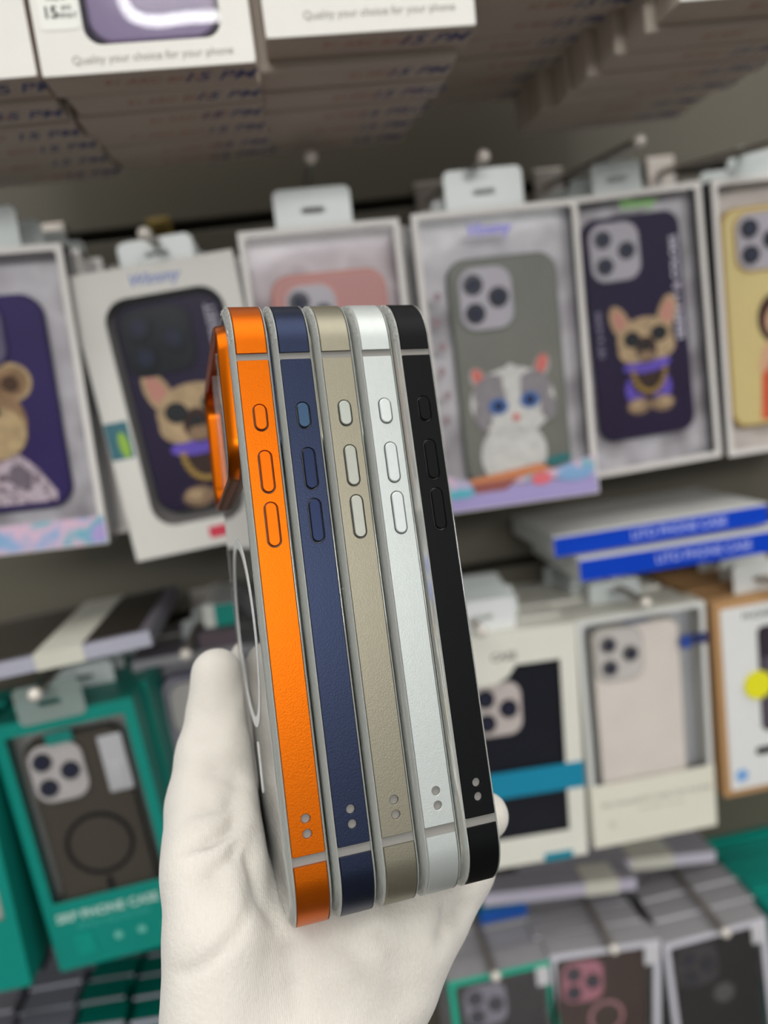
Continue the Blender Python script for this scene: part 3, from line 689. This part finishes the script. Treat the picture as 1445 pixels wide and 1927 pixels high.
# bottom left queues, seen from above
def low_queue(TL, TR, Y, d, n, m, label, nm, edge, drift=0):
    r = empty('phone_case_box'); w, h = place(r, TL, TR, (TL[0] + 20, TL[1] + 300), Y, h=120)
    bm = bmesh.new(); add_box(bm, -w / 2, w / 2, 0, d, 0, h, .9); bm_obj('carton', bm, m, r)
    bm = bmesh.new(); add_box(bm, -w / 2 - .2, w / 2 + .2, -.3, .9, h - 3, h + .3); bm_obj('lid_edge', bm, edge, r)
    tag(r, label, 'box'); low_stack(r, w, h, d, n, m, nm, edge=edge, tab=None, drift=drift)
low_queue((-60, 1960), (12, 1948), .475, 20, 5, mat((120, 118, 126), .4), 'grey box top in the lower left corner', 'lower left corner box', mat((180, 178, 186), .4))
low_queue((24, 1952), (130, 1935), .475, 20, 5, mat((112, 112, 122), .35), 'grey box top below the teal ring-case box', 'grey box top', mat((176, 176, 186), .4), 1)
low_queue((142, 1935), (232, 1922), .475, 20, 5, mat((0, 96, 84), .4), 'grey-edged dark teal box top at the bottom, beside the grey one', 'dark teal box top', mat((150, 150, 158), .4), 1)
low_queue((246, 1925), (330, 1912), .475, 20, 5, mat((0, 90, 78), .4), 'dark teal box top partly hidden by the glove', 'dark teal box top by the glove', mat((168, 166, 178), .4), 1)
#@@HELD
# ------------------------------------------------------------------ the five held phone cases
# frame of the held stack: origin on the front edge, thickness axis T, depth axis Wd, up axis (all in world)
def cam_to_world(v): return RT * v[0] + DN * v[1] + FW * v[2]
Tx = cam_to_world((0.95420519, -0.09193921, 0.28467462))
Lx = cam_to_world((0.12932139, 0.98486488, -0.11539994))
Wx = cam_to_world((-0.26975626, 0.14692974, 0.95165289))
ORG = Vector((0, 0, CZ)) + cam_to_world((-13.3, -43.8, 205.1)) * MM
BASE = Matrix(((Tx.x, Wx.x, -Lx.x, 0), (Tx.y, Wx.y, -Lx.y, 0), (Tx.z, Wx.z, -Lx.z, 0), (0, 0, 0, 1)))
def S2W(T, Wd, L): return ORG + (Tx * T + Wx * Wd + Lx * L) * MM
LT, LB = -19.0, 149.5            # top and bottom along L
CASE_H = LB - LT; CASE_W = 80.0; RAD = 15.0; PITCH = 11.6
CLEAR = clear_mat('clear_tpu', (246, 248, 242), .72, .05)
nt = CLEAR.node_tree; tc = nt.nodes.new('ShaderNodeTexCoord'); n2 = nt.nodes.new('ShaderNodeTexNoise'); n2.inputs['Scale'].default_value = 60
bp = nt.nodes.new('ShaderNodeBump'); bp.inputs['Strength'].default_value = .25; bp.inputs['Distance'].default_value = .0006
nt.links.new(tc.outputs['Object'], n2.inputs['Vector']); nt.links.new(n2.outputs['Fac'], bp.inputs['Height']); nt.links.new(bp.outputs[0], nt.nodes['Principled BSDF'].inputs['Normal'])
PANEL = film_mat('clear_back_panel', (244, 247, 245), 1.4, haze=.25, hazecol=(225, 228, 226), rough=.03)
LENSCLR = clear_mat('clear_dimple', (245, 246, 246), .9, .02)
def path_pts(off, n=12):
    """rounded outline in (y,z) inset by off, y depth, z up; starts bottom front corner, runs counter-clockwise"""
    r = max(RAD - off, .5)
    return rrect(off, CASE_W - off, off, CASE_H - off, r, n)
def sweep(bm, prof, outline, closed=True, mi=0):
    """prof: list of (x, inset). outline(off)->points with equal count"""
    loops = []
    for x, off in prof:
        pts = outline(off)
        loops.append([bm.verts.new((x, p[0], p[1])) for p in pts])
    n = len(prof); m = len(loops[0])
    for i in range(n):
        A, B = loops[i], loops[(i + 1) % n]
        for k in range(m if closed else m - 1):
            f = bm.faces.new((A[k], A[(k + 1) % m], B[(k + 1) % m], B[k])); f.material_index = mi
    if not closed:
        bm.faces.new([l[0] for l in loops]); bm.faces.new([l[-1] for l in loops][::-1])
def u_top(zc, top=True):
    def f(off):
        r = max(RAD - off, .5); out = []
        if top:
            out.append((off, zc)); 
            for k in range(17): a = math.pi - math.pi / 2 * k / 16; out.append((off + r + r * math.cos(a), CASE_H - off - r + r * math.sin(a)))
            for k in range(17): a = math.pi / 2 - math.pi / 2 * k / 16; out.append((CASE_W - off - r + r * math.cos(a), CASE_H - off - r + r * math.sin(a)))
            out.append((CASE_W - off, zc))
        else:
            out.append((off, zc))
            for k in range(17): a = math.pi + math.pi / 2 * k / 16; out.append((off + r + r * math.cos(a), off + r + r * math.sin(a)))
            for k in range(17): a = 1.5 * math.pi + math.pi / 2 * k / 16; out.append((CASE_W - off - r + r * math.cos(a), off + r + r * math.sin(a)))
            out.append((CASE_W - off, zc))
        return out
    return f
RX0, RX1 = -4.1, 4.3
Z = lambda L: LB - L
GT0, GT1 = Z(-1.0), Z(1.0)      # upper gap
GB0, GB1 = Z(128.8), Z(131.2)   # lower gap
def build_case(col, btn, btn2, rough, metal, label):
    r = empty('phone_case')
    m = mat(col, rough, metal, noise=.02, nscale=500, bump=.12, bscale=2500)
    mb = mat(btn, rough, metal, noise=.02, nscale=500); ma = mat(btn2, rough, metal, noise=.02, nscale=500)
    if metal == 0:
        for q in (m, mb, ma): q.node_tree.nodes['Principled BSDF'].inputs['Specular IOR Level'].default_value = .12
    bm = bmesh.new()
    sweep(bm, [(-5.75, 3.4), (-5.75, 2.2), (-5.5, 1.3), (-5.1, .6), (-4.75, .1), (-4.5, -.14), (-4.22, -.12), (-4.2, .75), (4.4, .75), (4.42, -.12), (4.6, -.14), (4.8, .1), (5.0, .8), (5.2, 1.5), (5.2, 2.4), (4.9, 2.6), (-4.3, 2.6), (-4.5, 3.4)], lambda o: path_pts(o, 16))
    bm_obj('clear_bumper', bm, CLEAR, r, True)
    plate('back_panel', [[(y, z) for y, z in rrect(3.3, CASE_W - 3.3, 3.3, CASE_H - 3.3, RAD - 3.3, 14)]], -5.7, 1.1, PANEL, r, axis='YZ')
    # corner rails
    P = [(RX0, .72), (RX0, .15), (RX0 + .25, -.12), (RX1 - .25, -.12), (RX1, .15), (RX1, .72)]
    for zc, top in ((GT0, True), (GB1, False)):
        bm = bmesh.new(); sweep(bm, P, u_top(zc, top), closed=False)
        bm_obj('corner_rail', bm, m, r, True)
    bm = bmesh.new(); add_box(bm, RX0, RX1, CASE_W - .72, CASE_W + .12, GB0, GT1, .15); bm_obj('far_side_rail', bm, m, r)
    # side rail with cut-outs for the keys and the strap holes
    keys = [(16.9, 7.4), (31.6, 11.6), (45.7, 12.0)]
    xo = .45
    loops = [rrect(RX0, RX1, GB0, GT1, .3, 2)]
    for L, hh in keys: loops.append(rrect(xo - 1.85, xo + 1.85, Z(L) - hh / 2, Z(L) + hh / 2, 1.84, 8))
    for L in (120.1, 123.8): loops.append(ell(xo - .1, Z(L), 1.15, n=24))
    plate('side_rail', loops, -.12, .84, m, r, .13)
    for k, (L, hh) in enumerate(keys):
        plate('key', [rrect(xo - 1.6, xo + 1.6, Z(L) - hh / 2 + .22, Z(L) + hh / 2 - .22, 1.58, 8)], -.62, 1.2, ma if k == 0 else mb, r, .28)
    # frame around the camera area, standing off the back
    y0, y1, z0, z1 = 4.0, 77, Z(31), Z(-13.5)
    def out(o): return rrect(y0 + o, y1 - o, z0 + o, z1 - o, 10 - o, 10)
    bm = bmesh.new()
    sweep(bm, [(-5.72, -.4), (-8.0, 0), (-8.45, .4), (-8.6, .8), (-8.45, 1.2), (-7.6, 2.0), (-5.72, 2.1)], out)
    cf = bm_obj('camera_frame', bm, mat(tuple(int(v * .92) for v in col), .3, 1.0), r, True)
    bm = bmesh.new()
    add_box(bm, -7.2, -5.72, 26, 28, z0 + 3, z1 - 3); add_box(bm, -7.2, -5.72, 47, 48.5, z0 + 3, z1 - 3)
    bm_obj('divider_rib', bm, LENSCLR, cf)
    # magnet ring printed in the back panel
    plate('magnet_ring', [[(y, z) for y, z in ell(40, Z(73), 28.5, n=64)], [(y, z) for y, z in ell(40, Z(73), 25.5, n=64)]], -5.9, .16, mat((232, 232, 230), .4), r, axis='YZ')
    plate('magnet_bar', [rrect(38.6, 41.4, Z(121), Z(106), 1.2, 4)], -5.9, .16, mat((232, 232, 230), .4), r, axis='YZ')
    # air dimples in the corner bumper
    bm = bmesh.new()
    for k in range(9):
        a = math.pi - math.radians(4 + 11 * k); q = RAD - 1.9
        for x, rr, q in ((-4.75, .5, RAD - .3), (-5.35, .42, RAD - 1.0)):
            aa = a + (.07 if x < -5.3 else 0); add_ball(bm, (x, RAD + q * math.cos(aa), CASE_H - RAD + q * math.sin(aa)), rr, sub=2)
    bm_obj('air_dimples', bm, LENSCLR, r, True)
    # clear strip showing in the gaps and strap holes
    bm = bmesh.new(); add_box(bm, RX0, RX1, .74, .9, RAD + .6, CASE_H - RAD - .6); bm_obj('inner_strip', bm, mat((138, 135, 130), .35), r)
    r.matrix_world = Matrix.Translation((0, 0, 0))
    tag(r, label, 'phone case', 'held clear-edged phone cases')
    return r
specs = [((194, 94, 10), (192, 90, 10), (196, 96, 14), .40, .95, 'clear-edged phone case with bright orange rail and camera frame, leftmost of the held stack'),
         ((46, 53, 74), (38, 46, 70), (60, 80, 104), .38, .95, 'clear-edged phone case with navy blue rail, second in the held stack'),
         ((142, 137, 120), (158, 159, 150), (166, 170, 162), .42, .85, 'clear-edged phone case with sandy titanium rail, middle of the held stack'),
         ((190, 195, 192), (198, 202, 201), (204, 208, 206), .42, .5, 'clear-edged phone case with silver white rail, between titanium and black'),
         ((9, 10, 12), (7, 8, 9), (7, 8, 9), .45, .0, 'clear-edged phone case with black rail, rightmost of the held stack')]
for k, sp in enumerate(specs):
    r = build_case(*sp)
    T = PITCH * (k - 2)
    r.matrix_world = Matrix.Translation(S2W(T, 0, LB)) @ BASE
#@@HAND
# ------------------------------------------------------------------ the gloved hand
def hp(px, py, zmm):
    """pixel + distance along the view axis -> stack coordinates (T, Wd, L) in mm"""
    P = (RT * ((px - CX) / F) + DN * ((py - CY) / F) + FW) * zmm
    q = P - (ORG - Vector((0, 0, CZ))) * 1000
    return (q.dot(Tx), q.dot(Wx), q.dot(Lx))
chains = [
  # thumb
  [hp(408, 1268, 245) + (8.5,), hp(408, 1345, 243) + (9.6,), hp(405, 1420, 237) + (12.2,), hp(401, 1520, 229) + (14.2,), hp(404, 1640, 210) + (14.6,), hp(415, 1760, 199) + (14.8,), hp(405, 2080, 186) + (15,), hp(392, 2700, 176) + (16,)],
  [hp(408, 1500, 234) + (11,), (-31, 84, 146, 9), (-22, 88, 148, 9)],
  [hp(404, 1600, 218) + (12,), (-27, 70, 158, 10), (-20, 86, 156, 9)],
  [hp(520, 1800, 207) + (13.5,), hp(520, 2080, 190) + (17,), hp(500, 2700, 180) + (19,)],
  [hp(640, 1800, 212) + (13.5,), hp(610, 2080, 195) + (17,), hp(590, 2700, 185) + (19,)],
  [hp(768, 1765, 216) + (12,), hp(742, 1850, 212) + (12.4,), hp(640, 2080, 205) + (12.5,), hp(660, 2700, 195) + (15,)],
  [hp(430, 1700, 215) + (13,), (-24, 40, 160, 12.5), (-22, 84, 155, 11)],
  [hp(520, 1800, 207) + (13.5,), (-8, 24, 161, 13), (-6, 84, 157, 11)],
  [hp(640, 1800, 212) + (13,), (9, 30, 160, 12.5), (11, 84, 156, 11)],
  [hp(768, 1765, 216) + (12,), (24, 40, 157, 11), (27, 84, 155, 10.5)],
  [hp(835, 1720, 222) + (6.5,), (30, 34, 153, 8), (33, 60, 152, 9)],
]
fingers = [
  [(-22, 84, 155, 10.5), (-24, 94, 138, 9), (-25, 91.5, 112, 8.2), (-24, 89.5, 84, 7.6)],
  [(-6, 84, 157, 10.5), (-5, 95, 138, 9), (-5, 93, 108, 8.2), (-4, 90, 82, 7.6)],
  [(11, 84, 156, 10.5), (12, 95, 138, 9), (12, 93, 110, 8.2), (12, 90, 86, 7.6)],
  [(27, 84, 155, 10), (38, 70, 150, 8.4), (38.6, 48, 146, 7.8), hp(913, 1535, 232) + (7.4,)],
]
VOX = 1.25
allp = np.array([p for c in chains + fingers for p in c])
lo = allp[:, :3].min(0) - 19; hi = allp[:, :3].max(0) + 19
hi[2] = min(hi[2], 262)
ax = [np.arange(lo[i], hi[i], VOX) for i in range(3)]
G = np.stack(np.meshgrid(*ax, indexing='ij'), -1).astype(np.float32)
def capsule(a, b):
    A = np.array(a[:3], np.float32); B = np.array(b[:3], np.float32); d = B - A
    h = np.clip(((G - A) @ d) / float(d @ d), 0, 1)
    q = G - A - h[..., None] * d
    return np.sqrt((q * q).sum(-1)) - (a[3] + (b[3] - a[3]) * h)
def smin(a, b, k):
    h = np.clip(.5 + .5 * (b - a) / k, 0, 1)
    return b + (a - b) * h - k * h * (1 - h)
def chain_sdf(c):
    s = None
    for a, b in zip(c[:-1], c[1:]):
        q = capsule(a, b); s = q if s is None else np.minimum(s, q) if False else (q if s is None else smin(s, q, 2.5))
    return s
sd = None
for c in chains:
    q = chain_sdf(c); sd = q if sd is None else smin(sd, q, 7.0)
for c in fingers:
    sd = smin(sd, chain_sdf(c), 2.5)
# the hand never enters the stack of cases: hollow it to the stack's outline
bx = np.stack([np.abs(G[..., 0] + 0.1) - 29.3, np.abs(G[..., 1] - 40) - 40.6, np.abs(G[..., 2] - 65) - 81.0], -1) + 9
sb = np.sqrt((np.maximum(bx, 0) ** 2).sum(-1)) + np.minimum(bx.max(-1), 0) - 9
def smax(a, b, k): return -smin(-a, -b, k)
sd = smax(sd, -sb, 1.2)
sd[:, :, -1] = 1.0
def surface_nets(s, lo, vox):
    ins = s < 0
    n0, n1, n2 = s.shape
    c = np.zeros((n0 - 1, n1 - 1, n2 - 1), np.int8)
    for i in (0, 1):
        for j in (0, 1):
            for k in (0, 1): c += ins[i:n0 - 1 + i, j:n1 - 1 + j, k:n2 - 1 + k]
    act = (c > 0) & (c < 8)
    idx = -np.ones(act.shape, np.int64); ii = np.argwhere(act); idx[act] = np.arange(len(ii))
    acc = np.zeros((len(ii), 3)); cnt = np.zeros(len(ii))
    cor = [(i, j, k) for i in (0, 1) for j in (0, 1) for k in (0, 1)]
    for a in cor:
        for b in cor:
            if sum(abs(x - y) for x, y in zip(a, b)) == 1 and a < b:
                va = s[tuple((ii + a).T)]; vb = s[tuple((ii + b).T)]
                m = (va < 0) != (vb < 0); t = np.where(m, va / np.where(m, va - vb, 1), 0)
                p = np.array(a) + t[:, None] * (np.array(b) - np.array(a)); acc += p * m[:, None]; cnt += m
    V = (ii + acc / cnt[:, None]) * vox + lo
    Q = []
    for d in range(3):
        u, v = [(1, 2), (2, 0), (0, 1)][d]
        sl0 = [slice(1, -1)] * 3; sl0[d] = slice(0, -1); sl1 = [slice(1, -1)] * 3; sl1[d] = slice(1, None)
        A = ins[tuple(sl0)]; B = ins[tuple(sl1)]
        for cond, flip in ((A & ~B, False), (~A & B, True)):
            e = np.argwhere(cond); e = e + np.array([0 if x == d else 1 for x in range(3)])
            eu = np.eye(3, dtype=int)[u]; ev = np.eye(3, dtype=int)[v]
            q = np.stack([idx[tuple((e - eu - ev).T)], idx[tuple((e - ev).T)], idx[tuple(e.T)], idx[tuple((e - eu).T)]], 1)
            Q.append(q[:, ::-1] if flip else q)
    Q = np.concatenate(Q); Q = Q[(Q >= 0).all(1)]
    return V, Q
V, Q = surface_nets(sd, lo, VOX)
# stack coordinates -> world
Mx = np.array([[Tx.x, Wx.x, Lx.x], [Tx.y, Wx.y, Lx.y], [Tx.z, Wx.z, Lx.z]])
VW = V @ Mx.T * MM + np.array(ORG)
base = np.array(S2W(-10, 10, 200))
me = bpy.data.meshes.new('gloved_hand'); me.from_pydata((VW - base).tolist(), [], Q.tolist()); me.update()
bm = bmesh.new(); bm.from_mesh(me)
for _ in range(3): bmesh.ops.smooth_vert(bm, verts=bm.verts, factor=.5, use_axis_x=True, use_axis_y=True, use_axis_z=True)
bmesh.ops.recalc_face_normals(bm, faces=bm.faces)
bm.to_mesh(me); bm.free(); me.update()
# folds of the knit: creases run along these lines (seen from the viewer's side), depth and width in mm
nv = len(me.vertices); co = np.empty(nv * 3); me.vertices.foreach_get('co', co); co = co.reshape(-1, 3)
no = np.empty(nv * 3); me.vertex_normals.foreach_get('vector', no); no = no.reshape(-1, 3)
def topx(P):
    d = P - np.array([0, 0, CZ]); z = d @ np.array(FW)
    return np.stack([CX + F * (d @ np.array(RT)) / z, CY + F * (d @ np.array(DN)) / z], 1)
pp = topx(co + base)
view = -(co + base - np.array([0, 0, CZ])); view /= np.linalg.norm(view, axis=1)[:, None]
facing = np.clip((no * view).sum(1) * 2.5 - .6, 0, 1)
creases = [
  ([(476, 1505), (440, 1500), (385, 1512), (330, 1545)], 1.3, 9), ([(476, 1515), (440, 1542), (390, 1572), (325, 1605)], 2.0, 11),
  ([(474, 1560), (440, 1605), (395, 1645), (330, 1675)], 1.6, 11), ([(470, 1480), (440, 1458), (400, 1448), (350, 1452)], 1.2, 9),
  ([(482, 1545), (485, 1620), (500, 1690), (530, 1760)], 1.6, 10),
  ([(312, 1820), (350, 1832), (395, 1812), (440, 1765), (475, 1700), (486, 1640)], .75, 4),
  ([(545, 1760), (548, 1800), (555, 1860), (560, 1927)], 1.2, 14), ([(600, 1770), (660, 1830), (700, 1900)], .7, 20),
  ([(835, 1690), (850, 1720), (838, 1760), (815, 1800)], 1.1, 10), ([(880, 1690), (870, 1720), (850, 1745)], .9, 9), ([(700, 1740), (740, 1790), (760, 1850)], .7, 16),
  ([(350, 1400), (385, 1385), (430, 1395)], .5, 10), ([(360, 1330), (400, 1345), (445, 1335)], .4, 9),
]
disp = np.zeros(nv)
for line, dep, wid in creases:
    wid = wid * 1.25 if wid > 5 else wid
    best = np.full(nv, 1e9); tt = np.zeros(nv); n = len(line) - 1
    for i in range(n):
        a = np.array(line[i], float); b = np.array(line[i + 1], float); d = b - a
        h = np.clip(((pp - a) @ d) / (d @ d), 0, 1); q = np.linalg.norm(pp - a - h[:, None] * d, axis=1)
        u = q < best; best[u] = q[u]; tt[u] = (i + h[u]) / n
    fade = np.clip((1 - tt) * 3, .1, 1) * np.clip(tt * 4 + .05, 0, 1)
    disp -= 3.0 * dep * fade * np.exp(-(best / wid) ** 2) + .7 * dep * fade * np.exp(-((best - 2.0 * wid) / wid) ** 2)
ne = len(me.edges); ed = np.empty(ne * 2, np.int32); me.edges.foreach_get('vertices', ed); ed = ed.reshape(-1, 2)
deg = np.bincount(ed.ravel(), minlength=nv); disp = disp * facing
for _ in range(4):
    acc = np.bincount(ed[:, 0], disp[ed[:, 1]], nv) + np.bincount(ed[:, 1], disp[ed[:, 0]], nv)
    disp = .4 * disp + .6 * acc / np.maximum(deg, 1)
facing[:] = 1
co += no * (disp * facing * MM)[:, None]
me.vertices.foreach_set('co', co.ravel())
me.polygons.foreach_set('use_smooth', [True] * len(me.polygons)); me.update()
gm = bpy.data.materials.new('white_knit'); gm.use_nodes = True; nt = gm.node_tree; b = nt.nodes['Principled BSDF']
b.inputs['Base Color'].default_value = rgb((218, 212, 203)); b.inputs['Roughness'].default_value = .9
b.inputs['Subsurface Weight'].default_value = .6; b.inputs['Subsurface Radius'].default_value = (1, .9, .8); b.inputs['Subsurface Scale'].default_value = .006
b.inputs['Sheen Weight'].default_value = .25; b.inputs['Sheen Roughness'].default_value = .5
tc = nt.nodes.new('ShaderNodeTexCoord')
n1 = nt.nodes.new('ShaderNodeTexNoise'); n1.inputs['Scale'].default_value = 900; n1.inputs['Detail'].default_value = 5
n2 = nt.nodes.new('ShaderNodeTexWave'); n2.inputs['Scale'].default_value = 620; n2.inputs['Distortion'].default_value = 3.0; n2.inputs['Detail'].default_value = 2
n3 = nt.nodes.new('ShaderNodeTexNoise'); n3.inputs['Scale'].default_value = 90; n3.inputs['Detail'].default_value = 3
for q in (n1, n2, n3): nt.links.new(tc.outputs['Object'], q.inputs['Vector'])
a1 = nt.nodes.new('ShaderNodeMath'); a1.operation = 'MULTIPLY_ADD'; a1.inputs[1].default_value = .16
nt.links.new(n2.outputs['Fac'], a1.inputs[0]); nt.links.new(n1.outputs['Fac'], a1.inputs[2])
a2 = nt.nodes.new('ShaderNodeMath'); a2.operation = 'MULTIPLY_ADD'; a2.inputs[1].default_value = 1.2
nt.links.new(n3.outputs['Fac'], a2.inputs[0]); nt.links.new(a1.outputs[0], a2.inputs[2])
bp = nt.nodes.new('ShaderNodeBump'); bp.inputs['Strength'].default_value = .6; bp.inputs['Distance'].default_value = .0006
nt.links.new(a2.outputs[0], bp.inputs['Height']); nt.links.new(bp.outputs[0], b.inputs['Normal'])
hand = link('gloved_hand', me, gm); hand.location = base
tag(hand, "person's left hand in a white knit glove, palm up, holding the stack of phone cases", 'hand')
